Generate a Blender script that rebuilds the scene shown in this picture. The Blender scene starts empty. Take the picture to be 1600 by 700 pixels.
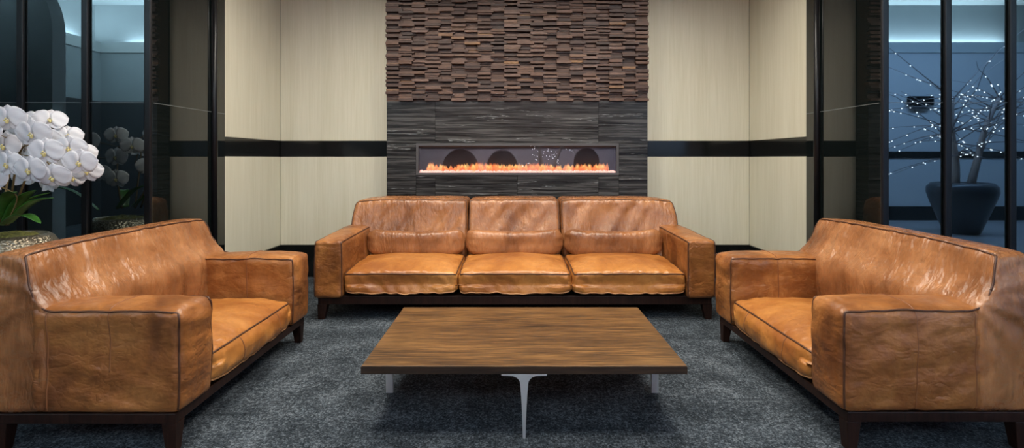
import bpy, bmesh, math, random
import numpy as np
from mathutils import Vector, Matrix, Euler, noise

# ------------------------------------------------------------------ camera, world, lights, exposure
scene = bpy.context.scene
COL = scene.collection
PI = math.pi
EYE = 1.13                       # camera height
FPX = 806.0                      # focal length in pixels of the 1600 px frame

cam_data = bpy.data.cameras.new('camera')
cam = bpy.data.objects.new('camera', cam_data)
COL.objects.link(cam)
cam.location = (0.0, 0.0, EYE)
cam.rotation_euler = (PI / 2, 0, 0)
cam_data.sensor_width = 36.0
cam_data.lens = 36.0 * FPX / 1600.0
cam_data.shift_y = -(350.0 - 247.0) / 1600.0
cam_data.clip_start = 0.02
scene.camera = cam

scene.view_settings.view_transform = 'Standard'
scene.view_settings.look = 'None'
scene.view_settings.gamma = 1.0
scene.view_settings.use_curve_mapping = False
scene.view_settings.exposure = 0.1
scene.cycles.use_denoising = True
scene.cycles.max_bounces = 8
scene.cycles.sample_clamp_indirect = 6.0

world = bpy.data.worlds.new('world')
scene.world = world
world.use_nodes = True
world.node_tree.nodes['Background'].inputs[0].default_value = (0.5, 0.6, 0.7, 1)
world.node_tree.nodes['Background'].inputs[1].default_value = 0.05


def area_light(name, loc, sx, sy, power, color, rot=(0, 0, 0), spread=PI):
    d = bpy.data.lights.new(name, 'AREA')
    d.shape = 'RECTANGLE'
    d.size, d.size_y = sx, sy
    d.energy = power
    d.color = color
    d.spread = spread
    o = bpy.data.objects.new(name, d)
    o.location = loc
    o.rotation_euler = rot
    COL.objects.link(o)
    return o


NEUTRAL = (1.0, 0.94, 0.83)
COOL = (0.72, 0.87, 1.0)
BLUE = (0.25, 0.55, 1.0)
# recessed ceiling panels over the seating (fixtures are built further down)
PANELS = [(-0.85, 1.65), (0.85, 1.65), (-0.85, 2.85), (0.85, 2.85), (-1.1, 3.62), (0.05, 3.62), (1.2, 3.62)]
PANEL_W = [18, 18, 21, 21, 14.5, 14.5, 14.5]
for (lx, ly), lw in zip(PANELS, PANEL_W):
    area_light('ceiling_panel_lamp', (lx, ly, 2.965), 0.5, 0.5, lw, NEUTRAL, (0, 0, 0), 2.65)
# cove lamps of the lobby behind the camera, shining up
area_light('cove_lamp', (1.0, -3.31, 3.17), 16.4, 0.04, 1000, COOL, (PI, 0, 0))
area_light('cove_lamp', (-7.78, 0.0, 3.17), 0.04, 6.0, 480, COOL, (PI, 0, 0))
# added fill lights without fixtures, brightening the lobby walls mirrored in the glass
area_light('lobby_wall_fill', (6.4, -1.0, 3.9), 5.0, 0.6, 215, (0.35, 0.58, 1.0), (-0.55, 0, 0), 2.4)
area_light('lobby_wall_fill', (-5.2, -1.6, 3.9), 3.0, 0.5, 130, COOL, (-0.8, 0, 0), 2.6)
area_light('lobby_wall_fill', (0.2, -1.9, 3.9), 4.0, 0.4, 330, (0.98, 0.9, 0.95), (-0.8, 0, 0), 2.4)


# ------------------------------------------------------------------ materials
def new_mat(name):
    m = bpy.data.materials.new(name)
    m.use_nodes = True
    nt = m.node_tree
    b = nt.nodes['Principled BSDF']
    return m, nt, b


def N(nt, kind, **kw):
    n = nt.nodes.new(kind)
    for k, v in kw.items():
        if k in n.inputs:
            n.inputs[k].default_value = v
        else:
            setattr(n, k, v)
    return n


def L(nt, a, b):
    nt.links.new(a, b)


def ramp(nt, fac, stops):
    r = nt.nodes.new('ShaderNodeValToRGB')
    e = r.color_ramp.elements
    while len(e) > len(stops):
        e.remove(e[-1])
    while len(e) < len(stops):
        e.new(0.5)
    for el, (p, c) in zip(e, stops):
        el.position = p
        el.color = (c[0], c[1], c[2], 1)
    L(nt, fac, r.inputs[0])
    return r.outputs[0]


def coords(nt, scale=(1, 1, 1), rot=(0, 0, 0), kind='Object'):
    tc = nt.nodes.new('ShaderNodeTexCoord')
    mp = nt.nodes.new('ShaderNodeMapping')
    mp.inputs['Scale'].default_value = scale
    mp.inputs['Rotation'].default_value = rot
    L(nt, tc.outputs[kind], mp.inputs['Vector'])
    return mp.outputs[0]


def noise_tex(nt, vec, scale, detail=4, rough=0.55, dist=0.0):
    n = nt.nodes.new('ShaderNodeTexNoise')
    n.inputs['Scale'].default_value = scale
    n.inputs['Detail'].default_value = detail
    n.inputs['Roughness'].default_value = rough
    n.inputs['Distortion'].default_value = dist
    L(nt, vec, n.inputs['Vector'])
    return n.outputs['Fac']


def mixc(nt, fac, a, b, mode='MIX'):
    m = nt.nodes.new('ShaderNodeMix')
    m.data_type = 'RGBA'
    m.blend_type = mode
    for sock, v in ((m.inputs[0], fac), (m.inputs[6], a), (m.inputs[7], b)):
        if hasattr(v, 'links'):
            L(nt, v, sock)
        else:
            sock.default_value = v if isinstance(v, (int, float)) else (v[0], v[1], v[2], 1)
    return m.outputs[2]


def mathn(nt, op, a, b=0.0):
    m = nt.nodes.new('ShaderNodeMath')
    m.operation = op
    for sock, v in ((m.inputs[0], a), (m.inputs[1], b)):
        if hasattr(v, 'links'):
            L(nt, v, sock)
        else:
            sock.default_value = v
    return m.outputs[0]


def bump(nt, b, height, strength, dist=0.01):
    n = nt.nodes.new('ShaderNodeBump')
    n.inputs['Strength'].default_value = strength
    n.inputs['Distance'].default_value = dist
    L(nt, height, n.inputs['Height'])
    L(nt, n.outputs[0], b.inputs['Normal'])


def leather(name, dark, mid, light, rough=0.36, stretch=(1, 1, 1)):
    m, nt, b = new_mat(name)
    v = coords(nt)
    patch = noise_tex(nt, v, 3.2, 5, 0.6, 0.4)
    col = ramp(nt, patch, [(0.33, dark), (0.5, mid), (0.67, light)])
    fine = noise_tex(nt, v, 22, 6, 0.7, 0.6)
    col = mixc(nt, ramp(nt, fine, [(0.42, (0, 0, 0)), (0.75, (0.55, 0.55, 0.55))]), col, dark)
    L(nt, col, b.inputs['Base Color'])
    rr = mathn(nt, 'ADD', mathn(nt, 'MULTIPLY', fine, 0.22), rough - 0.11)
    L(nt, rr, b.inputs['Roughness'])
    vs = coords(nt, stretch)
    crease = noise_tex(nt, vs, 7, 3, 0.5, 0.25)
    fold = noise_tex(nt, coords(nt, (stretch[0] * 2, stretch[1] * 2, stretch[2] * 2)), 5.5, 2, 0.5, 0.3)
    grain = noise_tex(nt, v, 90, 4, 0.7)
    # sharp creases where the hide has been folded, in scattered patches
    line = mathn(nt, 'POWER', mathn(nt, 'ABSOLUTE', mathn(nt, 'MULTIPLY', mathn(nt, 'SUBTRACT', fold, 0.5), 5.0)), 0.7)
    gate = ramp(nt, noise_tex(nt, coords(nt, rot=(0.4, 0.2, 0.9)), 4.5, 2), [(0.42, (0, 0, 0)), (0.62, (1, 1, 1))])
    cr = mathn(nt, 'MULTIPLY', mathn(nt, 'MINIMUM', line, 1.0), mathn(nt, 'MULTIPLY', gate, 0.15))
    h = mathn(nt, 'ADD', mathn(nt, 'ADD', crease, cr), mathn(nt, 'MULTIPLY', grain, 0.05))
    bump(nt, b, h, 0.7, 0.022)
    return m


M = {}
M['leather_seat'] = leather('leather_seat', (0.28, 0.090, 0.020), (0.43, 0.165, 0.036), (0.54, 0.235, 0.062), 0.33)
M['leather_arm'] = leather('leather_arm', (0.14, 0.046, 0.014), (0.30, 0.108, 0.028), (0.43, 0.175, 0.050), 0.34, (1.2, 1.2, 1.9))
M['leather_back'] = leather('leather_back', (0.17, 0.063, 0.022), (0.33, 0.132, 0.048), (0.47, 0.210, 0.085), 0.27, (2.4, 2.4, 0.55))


def plain(name, col, rough=0.5, metal=0.0, spec=0.5):
    m, nt, b = new_mat(name)
    b.inputs['Base Color'].default_value = (*col, 1)
    b.inputs['Roughness'].default_value = rough
    b.inputs['Metallic'].default_value = metal
    b.inputs['Specular IOR Level'].default_value = spec
    return m


M['piping'] = plain('piping_leather', (0.075, 0.026, 0.010), 0.5)
M['piping_light'] = plain('piping_light_leather', (0.46, 0.22, 0.09), 0.45)
M['seam'] = plain('seam_leather', (0.22, 0.080, 0.028), 0.5)


def wood(name, dark, mid, light, grain=(1.2, 26, 26), rough=0.35, bs=0.15):
    m, nt, b = new_mat(name)
    v = coords(nt, grain)
    a = noise_tex(nt, v, 3.0, 6, 0.65, 0.3)
    fine = noise_tex(nt, coords(nt, (grain[0] * 3, grain[1] * 6, grain[2] * 6)), 2.2, 3, 0.6)
    big = noise_tex(nt, coords(nt, (0.8, 5.0, 5.0)), 1.3, 2)
    f = mathn(nt, 'ADD', mathn(nt, 'MULTIPLY', a, 0.5), mathn(nt, 'ADD', mathn(nt, 'MULTIPLY', fine, 0.3), mathn(nt, 'MULTIPLY', big, 0.2)))
    L(nt, ramp(nt, f, [(0.40, dark), (0.5, mid), (0.60, light)]), b.inputs['Base Color'])
    b.inputs['Roughness'].default_value = rough
    bump(nt, b, f, bs, 0.002)
    return m


M['walnut'] = wood('walnut_wood', (0.012, 0.005, 0.001), (0.095, 0.042, 0.011), (0.23, 0.112, 0.034), (1.6, 34, 34), 0.42, 0.2)
M['walnut'].node_tree.nodes['Principled BSDF'].inputs['Specular IOR Level'].default_value = 0.35
M['edge_wood'] = wood('edge_wood', (0.010, 0.005, 0.002), (0.030, 0.014, 0.006), (0.055, 0.028, 0.012), (1.6, 20, 40), 0.5)
M['dark_wood'] = wood('dark_stained_wood', (0.010, 0.004, 0.003), (0.022, 0.009, 0.006), (0.035, 0.014, 0.009), (14, 14, 1.2), 0.45)
M['dark_wood'].node_tree.nodes['Principled BSDF'].inputs['Specular IOR Level'].default_value = 0.25

# block wood: each block its own tone
m, nt, b = new_mat('block_wood')
geo = nt.nodes.new('ShaderNodeNewGeometry')
tone = ramp(nt, geo.outputs['Random Per Island'], [(0.0, (0.050, 0.026, 0.020)), (0.35, (0.105, 0.053, 0.036)), (0.7, (0.165, 0.083, 0.050)), (0.93, (0.21, 0.125, 0.095)), (1.0, (0.32, 0.16, 0.06))])
gr = noise_tex(nt, coords(nt, (4, 4, 60)), 5, 4, 0.6)
L(nt, mixc(nt, ramp(nt, gr, [(0.35, (0.75, 0.75, 0.75)), (0.65, (0, 0, 0))]), tone, (0.02, 0.011, 0.008)), b.inputs['Base Color'])
b.inputs['Roughness'].default_value = 0.55
bump(nt, b, gr, 0.3, 0.002)
M['block_wood'] = m

# veined dark stone
m, nt, b = new_mat('veined_stone')
geo = nt.nodes.new('ShaderNodeNewGeometry')
tc = nt.nodes.new('ShaderNodeTexCoord')
off = nt.nodes.new('ShaderNodeVectorMath'); off.operation = 'MULTIPLY_ADD'
comb = nt.nodes.new('ShaderNodeCombineXYZ')
L(nt, mathn(nt, 'MULTIPLY', geo.outputs['Random Per Island'], 7.0), comb.inputs[0])
L(nt, mathn(nt, 'MULTIPLY', geo.outputs['Random Per Island'], 3.0), comb.inputs[2])
addv = nt.nodes.new('ShaderNodeVectorMath'); addv.operation = 'ADD'
L(nt, tc.outputs['Object'], addv.inputs[0]); L(nt, comb.outputs[0], addv.inputs[1])
mp = nt.nodes.new('ShaderNodeMapping'); mp.inputs['Scale'].default_value = (1.1, 1.0, 34.0); mp.inputs['Rotation'].default_value = (0, 0.012, 0)
L(nt, addv.outputs[0], mp.inputs[0])
strata = noise_tex(nt, mp.outputs[0], 1.6, 7, 0.62, 0.35)
mp2 = nt.nodes.new('ShaderNodeMapping'); mp2.inputs['Scale'].default_value = (0.9, 1.0, 16.0); mp2.inputs['Rotation'].default_value = (0, 0.03, 0)
L(nt, addv.outputs[0], mp2.inputs[0])
vein = noise_tex(nt, mp2.outputs[0], 1.7, 4, 0.5, 0.5)
vline = mathn(nt, 'ABSOLUTE', mathn(nt, 'SUBTRACT', vein, 0.57))
base = ramp(nt, strata, [(0.38, (0.006, 0.006, 0.006)), (0.5, (0.024, 0.024, 0.024)), (0.61, (0.072, 0.070, 0.068))])
vm = ramp(nt, vline, [(0.0, (0.6, 0.6, 0.6)), (0.012, (0.0, 0.0, 0.0))])
gate = ramp(nt, noise_tex(nt, mp2.outputs[0], 0.9, 2), [(0.49, (0, 0, 0)), (0.60, (1, 1, 1))])
L(nt, mixc(nt, mathn(nt, 'MULTIPLY', vm, gate), base, (0.42, 0.44, 0.44)), b.inputs['Base Color'])
b.inputs['Roughness'].default_value = 0.26
b.inputs['Specular IOR Level'].default_value = 0.28
M['stone'] = m

# cream vertical-grain wallcovering
m, nt, b = new_mat('cream_wallcovering')
st = noise_tex(nt, coords(nt, (60, 60, 1.6)), 1.5, 4, 0.6)
st2 = noise_tex(nt, coords(nt, (9, 9, 0.35)), 1.0, 3, 0.5)
f = mathn(nt, 'ADD', mathn(nt, 'MULTIPLY', st, 0.6), mathn(nt, 'MULTIPLY', st2, 0.4))
L(nt, ramp(nt, f, [(0.34, (0.55, 0.52, 0.39)), (0.5, (0.60, 0.57, 0.45)), (0.66, (0.65, 0.62, 0.50))]), b.inputs['Base Color'])
b.inputs['Roughness'].default_value = 0.6
bump(nt, b, st, 0.08, 0.002)
M['cream'] = m

# carpet
m, nt, b = new_mat('speckled_carpet')
v = coords(nt)
c1 = noise_tex(nt, v, 110, 3, 0.75)
c2 = noise_tex(nt, v, 42, 4, 0.8)
c3 = noise_tex(nt, v, 5, 3, 0.6)
f = mathn(nt, 'ADD', mathn(nt, 'MULTIPLY', c1, 0.45), mathn(nt, 'ADD', mathn(nt, 'MULTIPLY', c2, 0.37), mathn(nt, 'MULTIPLY', c3, 0.18)))
L(nt, ramp(nt, f, [(0.41, (0.008, 0.011, 0.014)), (0.5, (0.038, 0.047, 0.057)), (0.60, (0.17, 0.195, 0.22))]), b.inputs['Base Color'])
b.inputs['Roughness'].default_value = 0.95
b.inputs['Specular IOR Level'].default_value = 0.1
bump(nt, b, f, 0.9, 0.012)
M['carpet'] = m

m, nt, b = new_mat('dark_glass')
b.inputs['Base Color'].default_value = (0.004, 0.006, 0.007, 1)
b.inputs['Roughness'].default_value = 0.015
b.inputs['IOR'].default_value = 2.4
b.inputs['Specular Tint'].default_value = (0.80, 0.97, 1.0, 1)
M['dark_glass'] = m
m, nt, b = new_mat('side_dark_glass')
b.inputs['Base Color'].default_value = (0.004, 0.006, 0.006, 1)
b.inputs['Roughness'].default_value = 0.02
b.inputs['IOR'].default_value = 1.68
M['side_glass'] = m
M['black_gloss'] = plain('black_lacquer', (0.006, 0.007, 0.007), 0.12)
M['black_metal'] = plain('black_metal', (0.006, 0.006, 0.007), 0.3, 0.0, 0.3)
M['joint'] = plain('joint_line', (0.12, 0.13, 0.13), 0.4)
M['ceiling'] = plain('white_ceiling_paint', (0.72, 0.72, 0.70), 0.9)
M['lobby_wall'] = plain('lobby_wall_paint', (0.55, 0.58, 0.60), 0.8)
M['lobby_dark'] = plain('lobby_dark_panel', (0.05, 0.055, 0.06), 0.5)
M['lobby_lilac'] = plain('lobby_lilac_paint', (0.50, 0.46, 0.52), 0.8)
M['lobby_wood'] = plain('lobby_wood_panel', (0.22, 0.10, 0.06), 0.5)
M['lobby_mid'] = plain('lobby_grey_panel', (0.32, 0.37, 0.38), 0.7)
M['lobby_floor'] = plain('lobby_floor_tile', (0.34, 0.35, 0.38), 0.3)
M['fascia'] = plain('cove_fascia_paint', (0.5, 0.55, 0.55), 0.8)
M['cove'] = plain('cove_back_paint', (0.30, 0.34, 0.35), 0.9)
M['frame_metal'] = plain('fireplace_frame_metal', (0.09, 0.085, 0.085), 0.4, 0.5)
M['firebox'] = plain('firebox_black', (0.035, 0.030, 0.032), 0.5)

m, nt, b = new_mat('brushed_metal')
b.inputs['Base Color'].default_value = (0.78, 0.79, 0.80, 1)
b.inputs['Metallic'].default_value = 0.75
b.inputs['Roughness'].default_value = 0.42
M['metal'] = m

# clear fireplace glass: mostly transparent, glossy by fresnel
m, nt, b = new_mat('fireplace_glass')
out = nt.nodes['Material Output']
tr = nt.nodes.new('ShaderNodeBsdfTransparent'); tr.inputs[0].default_value = (0.93, 0.93, 0.93, 1)
gl = nt.nodes.new('ShaderNodeBsdfGlossy'); gl.inputs['Roughness'].default_value = 0.01
fr = nt.nodes.new('ShaderNodeFresnel'); fr.inputs[0].default_value = 1.75
mx = nt.nodes.new('ShaderNodeMixShader')
L(nt, fr.outputs[0], mx.inputs[0]); L(nt, tr.outputs[0], mx.inputs[1]); L(nt, gl.outputs[0], mx.inputs[2])
L(nt, mx.outputs[0], out.inputs[0])
M['glass'] = m

# flame: gives light, hotter low down, thin at the tip
m, nt, b = new_mat('flame')
out = nt.nodes['Material Output']
tc = nt.nodes.new('ShaderNodeTexCoord')
sp = nt.nodes.new('ShaderNodeSeparateXYZ'); L(nt, tc.outputs['Object'], sp.inputs[0])
hgt = mathn(nt, 'DIVIDE', sp.outputs[2], 0.112)
em = nt.nodes.new('ShaderNodeEmission')
hot = noise_tex(nt, coords(nt, (26, 26, 5)), 1.0, 2)
low = ramp(nt, hgt, [(0.0, (0.75, 0.09, 0.05)), (0.35, (1.0, 0.16, 0.06)), (0.60, (1.0, 0.24, 0.07)), (1.0, (0.55, 0.06, 0.05))])
core = ramp(nt, hgt, [(0.0, (0.9, 0.2, 0.08)), (0.38, (1.0, 0.42, 0.12)), (0.60, (1.0, 0.70, 0.25)), (1.0, (0.8, 0.12, 0.05))])
L(nt, mixc(nt, ramp(nt, hot, [(0.42, (0, 0, 0)), (0.62, (1, 1, 1))]), low, core), em.inputs[0])
em.inputs[1].default_value = 1.9
tr = nt.nodes.new('ShaderNodeBsdfTransparent')
lw = nt.nodes.new('ShaderNodeLayerWeight'); lw.inputs[0].default_value = 0.35
alpha = mathn(nt, 'MULTIPLY', mathn(nt, 'SUBTRACT', 1.0, lw.outputs['Facing']), ramp(nt, hgt, [(0.0, (0.16,) * 3), (0.35, (0.34,) * 3), (0.60, (0.26,) * 3), (0.80, (0.10,) * 3), (1.0, (0.0,) * 3)]))
mx = nt.nodes.new('ShaderNodeMixShader')
L(nt, alpha, mx.inputs[0]); L(nt, tr.outputs[0], mx.inputs[1]); L(nt, em.outputs[0], mx.inputs[2])
L(nt, mx.outputs[0], out.inputs[0])
M['flame'] = m

m, nt, b = new_mat('ember_crystal')
b.inputs['Base Color'].default_value = (0.95, 0.8, 0.76, 1)
b.inputs['Roughness'].default_value = 0.15
b.inputs['Emission Color'].default_value = (1.0, 0.55, 0.45, 1)
b.inputs['Emission Strength'].default_value = 1.1
M['crystal'] = m

m, nt, b = new_mat('orchid_petal')
b.inputs['Base Color'].default_value = (0.93, 0.92, 0.95, 1)
b.inputs['Roughness'].default_value = 0.55
out = nt.nodes['Material Output']
tl = nt.nodes.new('ShaderNodeBsdfTranslucent'); tl.inputs[0].default_value = (0.95, 0.95, 0.97, 1)
mx = nt.nodes.new('ShaderNodeMixShader'); mx.inputs[0].default_value = 0.40
L(nt, b.outputs[0], mx.inputs[1]); L(nt, tl.outputs[0], mx.inputs[2]); L(nt, mx.outputs[0], out.inputs[0])
M['petal'] = m
M['lip'] = plain('orchid_lip', (0.78, 0.66, 0.28), 0.5)
m, nt, b = new_mat('orchid_leaf')
lv = noise_tex(nt, coords(nt, (6, 6, 6)), 2.0, 3)
L(nt, ramp(nt, lv, [(0.35, (0.025, 0.10, 0.012)), (0.65, (0.07, 0.22, 0.03))]), b.inputs['Base Color'])
b.inputs['Roughness'].default_value = 0.33
M['leaf'] = m
M['stem'] = plain('orchid_stem', (0.16, 0.10, 0.035), 0.6)
m, nt, b = new_mat('moss')
mv = noise_tex(nt, coords(nt), 60, 4, 0.7)
L(nt, ramp(nt, mv, [(0.35, (0.05, 0.06, 0.01)), (0.65, (0.26, 0.24, 0.05))]), b.inputs['Base Color'])
b.inputs['Roughness'].default_value = 0.9
bump(nt, b, mv, 1.0, 0.02)
M['moss'] = m
m, nt, b = new_mat('hammered_metal')
vo = nt.nodes.new('ShaderNodeTexVoronoi'); vo.inputs['Scale'].default_value = 75
L(nt, coords(nt, (1, 1, 1.3)), vo.inputs['Vector'])
L(nt, ramp(nt, noise_tex(nt, coords(nt), 6, 3), [(0.35, (0.30, 0.25, 0.18)), (0.65, (0.48, 0.41, 0.30))]), b.inputs['Base Color'])
b.inputs['Metallic'].default_value = 0.85
b.inputs['Roughness'].default_value = 0.36
bump(nt, b, vo.outputs['Distance'], 0.7, 0.008)
M['hammered'] = m
M['tree_pot'] = plain('tree_pot_glaze', (0.05, 0.06, 0.075), 0.3)
M['bark'] = plain('pale_bark', (0.42, 0.36, 0.34), 0.8)
M['twig'] = plain('twig', (0.30, 0.27, 0.27), 0.8)
m, nt, b = new_mat('bulb')
b.inputs['Emission Color'].default_value = (0.85, 0.9, 1.0, 1)
b.inputs['Emission Strength'].default_value = 9
M['bulb'] = m
m, nt, b = new_mat('lamp_diffuser')
b.inputs['Emission Color'].default_value = (1, 0.93, 0.82, 1)
b.inputs['Emission Strength'].default_value = 4
M['diffuser'] = m


# ------------------------------------------------------------------ mesh helpers
class MB:
    def __init__(self):
        self.v, self.f, self.s = [], [], []

    def add(self, verts, faces, smooth=True):
        o = len(self.v)
        self.v += [tuple(p) for p in verts]
        self.f += [tuple(i + o for i in f) for f in faces]
        self.s += [smooth] * len(faces)
        return self

    def box(self, x0, x1, y0, y1, z0, z1):
        vs = [(x, y, z) for z in (z0, z1) for y in (y0, y1) for x in (x0, x1)]
        return self.add(vs, [(0, 2, 3, 1), (4, 5, 7, 6), (0, 1, 5, 4), (2, 6, 7, 3), (0, 4, 6, 2), (1, 3, 7, 5)], False)

    def frustum(self, c0, s0, c1, s1):
        vs = []
        for c, s in ((c0, s0), (c1, s1)):
            vs += [(c[0] + sx * s[0] / 2, c[1] + sy * s[1] / 2, c[2]) for sx, sy in ((-1, -1), (1, -1), (1, 1), (-1, 1))]
        return self.add(vs, [(3, 2, 1, 0), (4, 5, 6, 7), (0, 1, 5, 4), (1, 2, 6, 5), (2, 3, 7, 6), (3, 0, 4, 7)], False)

    def prism(self, poly, y0, y1):           # outline in x,z extruded along y
        n = len(poly)
        vs = [(x, y0, z) for x, z in poly] + [(x, y1, z) for x, z in poly]
        fs = [tuple(range(n)), tuple(range(2 * n - 1, n - 1, -1))] + [(i, i + n, (i + 1) % n + n, (i + 1) % n) for i in range(n)]
        return self.add(vs, fs, False)

    def tube(self, pts, r, seg=8, cap=True):
        pts = [Vector(p) for p in pts]
        n = len(pts)
        rad = r if hasattr(r, '__len__') else [r] * n
        up = None
        vs, fs = [], []
        for i, p in enumerate(pts):
            d = (pts[min(i + 1, n - 1)] - pts[max(i - 1, 0)])
            d = d.normalized() if d.length > 1e-9 else Vector((0, 0, 1))
            if up is None:
                up = d.orthogonal().normalized()
            else:
                up = (up - d * up.dot(d))
                up = up.normalized() if up.length > 1e-6 else d.orthogonal().normalized()
            w = d.cross(up)
            for k in range(seg):
                a = 2 * PI * k / seg
                vs.append(p + (up * math.cos(a) + w * math.sin(a)) * rad[i])
        for i in range(n - 1):
            for k in range(seg):
                k2 = (k + 1) % seg
                fs.append((i * seg + k, i * seg + k2, (i + 1) * seg + k2, (i + 1) * seg + k))
        if cap:
            fs.append(tuple(range(seg - 1, -1, -1)))
            fs.append(tuple((n - 1) * seg + k for k in range(seg)))
        return self.add(vs, fs)

    def lathe(self, prof, c=(0, 0, 0), seg=40):
        vs, fs = [], []
        for r, z in prof:
            for k in range(seg):
                a = 2 * PI * k / seg
                vs.append((c[0] + r * math.cos(a), c[1] + r * math.sin(a), c[2] + z))
        for i in range(len(prof) - 1):
            for k in range(seg):
                k2 = (k + 1) % seg
                fs.append((i * seg + k, i * seg + k2, (i + 1) * seg + k2, (i + 1) * seg + k))
        fs.append(tuple(range(seg - 1, -1, -1)))
        fs.append(tuple((len(prof) - 1) * seg + k for k in range(seg)))
        return self.add(vs, fs)

    def grid(self, fn, nu, nv):
        vs = [fn(i / nu, j / nv) for j in range(nv + 1) for i in range(nu + 1)]
        w = nu + 1
        return self.add(vs, [(j * w + i, j * w + i + 1, (j + 1) * w + i + 1, (j + 1) * w + i) for j in range(nv) for i in range(nu)])

    def ball(self, c, r, seg=8, rings=5, squash=(1, 1, 1)):
        vs, fs = [], []
        vs.append((c[0], c[1], c[2] - r * squash[2]))
        for i in range(1, rings):
            t = -PI / 2 + PI * i / rings
            for k in range(seg):
                a = 2 * PI * k / seg
                vs.append((c[0] + r * squash[0] * math.cos(t) * math.cos(a), c[1] + r * squash[1] * math.cos(t) * math.sin(a), c[2] + r * squash[2] * math.sin(t)))
        vs.append((c[0], c[1], c[2] + r * squash[2]))
        for k in range(seg):
            fs.append((0, 1 + (k + 1) % seg, 1 + k))
            fs.append((len(vs) - 1, len(vs) - 1 - seg + k, len(vs) - 1 - seg + (k + 1) % seg))
        for i in range(rings - 2):
            for k in range(seg):
                k2 = (k + 1) % seg
                fs.append((1 + i * seg + k, 1 + i * seg + k2, 1 + (i + 1) * seg + k2, 1 + (i + 1) * seg + k))
        return self.add(vs, fs)

    def build(self, name, mat, parent=None, bevel=0.0, loc=(0, 0, 0)):
        me = bpy.data.meshes.new(name)
        me.from_pydata(self.v, [], self.f)
        me.polygons.foreach_set('use_smooth', self.s)
        me.materials.append(mat)
        me.update()
        o = bpy.data.objects.new(name, me)
        COL.objects.link(o)
        o.location = loc
        if parent:
            o.parent = parent
        if bevel:
            bm_ = o.modifiers.new('bevel', 'BEVEL')
            bm_.width = bevel
            bm_.segments = 2
            bm_.limit_method = 'ANGLE'
        return o


def thing(name, label, cat, loc=(0, 0, 0), rz=0.0, group=None):
    o = bpy.data.objects.new(name, None)
    o.empty_display_size = 0.1
    COL.objects.link(o)
    o.location = loc
    o.rotation_euler = (0, 0, rz)
    o['label'] = label
    o['category'] = cat
    if group:
        o['group'] = group
    return o


def tag(o, label, cat, group=None):
    o['label'] = label
    o['category'] = cat
    if group:
        o['group'] = group
    return o


def struct(o, label=None, cat=None):
    o['kind'] = 'structure'
    if label:
        o['label'] = label
        o['category'] = cat
    return o


def copy_tree(o, parent=None):
    c = o.copy()
    COL.objects.link(c)
    if parent:
        c.parent = parent
    for ch in list(o.children):
        copy_tree(ch, c)
    return c


class Soft:
    """A stuffed, rounded leather block: box a..b, corner radius, bulge per face, and shaping callbacks."""

    def __init__(self, a, b, r, puff=(0, 0, 0, 0, 0, 0), shape=None, disp=None, step=0.013, seed=0):
        self.a, self.b = Vector(a), Vector(b)
        self.c = (self.a + self.b) / 2
        self.h = (self.b - self.a) / 2
        self.r, self.puff, self.shape, self.disp, self.step, self.seed = r, puff, shape, disp, step, seed

    def raw(self, u):
        h, r = self.h, self.r
        q = [0, 0, 0]
        d = [0, 0, 0]
        for i in range(3):
            p = u[i] * h[i]
            lim = h[i] - r
            q[i] = max(-lim, min(lim, p))
            d[i] = p - q[i]
        dv = Vector(d)
        nn = dv.normalized() if dv.length > 1e-9 else Vector((0, 0, 1))
        p = Vector(q) + nn * r
        s = [max(-1.0, min(1.0, p[i] / h[i])) for i in range(3)]
        pf = self.puff
        for i in range(3):
            j, k = (i + 1) % 3, (i + 2) % 3
            amt = pf[2 * i + 1] * max(0, s[i]) + pf[2 * i] * min(0, s[i])
            if amt:
                wj = 1 - abs(s[j]) ** 2.6
                wk = 1 - abs(s[k]) ** 2.6
                p[i] += amt * wj * wk
        p = p + self.c
        if self.shape:
            p = self.shape(p, s)
        if self.disp:
            p = p + nn * self.disp(p, nn, s)
        return p, nn

    def pt(self, u, out=0.0):
        p, nn = self.raw(u)
        return p + nn * out

    def mesh(self):
        mb = MB()
        cnt = [max(6, int(2 * self.h[i] / self.step)) for i in range(3)]

        def warp(t):
            return 0.55 * t + 0.45 * math.sin(t * PI / 2)
        cache = {}
        vs, fs = [], []

        def vid(ijk):
            if ijk not in cache:
                u = tuple(warp(-1 + 2 * ijk[m] / cnt[m]) for m in range(3))
                cache[ijk] = len(vs)
                vs.append(self.raw(u)[0])
            return cache[ijk]
        for ax in range(3):
            j, k = (ax + 1) % 3, (ax + 2) % 3
            for side in (0, cnt[ax]):
                for x in range(cnt[j]):
                    for y in range(cnt[k]):
                        quad = []
                        for dx, dy in ((0, 0), (1, 0), (1, 1), (0, 1)):
                            t = [0, 0, 0]
                            t[ax], t[j], t[k] = side, x + dx, y + dy
                            quad.append(vid(tuple(t)))
                        fs.append(tuple(quad) if side else tuple(quad[::-1]))
        mb.add(vs, fs)
        return mb

    def path(self, keys, out=0.002, n=26):
        pts = []
        for a, b in zip(keys[:-1], keys[1:]):
            for i in range(n):
                t = i / n
                pts.append(self.pt([a[m] + (b[m] - a[m]) * t for m in range(3)], out))
        pts.append(self.pt(keys[-1], out))
        return pts


def bez(p0, p1, p2, p3, n=22):
    out_ = []
    for i in range(n + 1):
        q = i / n
        out_.append(p0 * (1 - q) ** 3 + p1 * 3 * q * (1 - q) ** 2 + p2 * 3 * q * q * (1 - q) + p3 * q ** 3)
    return out_


def nz(x, y, z):
    return noise.noise(Vector((x, y, z)))


def ridge(x, y, z):
    return (1 - abs(nz(x, y, z)) * 2.0)


def sstep(a, b, x):
    t = max(0.0, min(1.0, (x - a) / (b - a)))
    return t * t * (3 - 2 * t)


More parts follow.
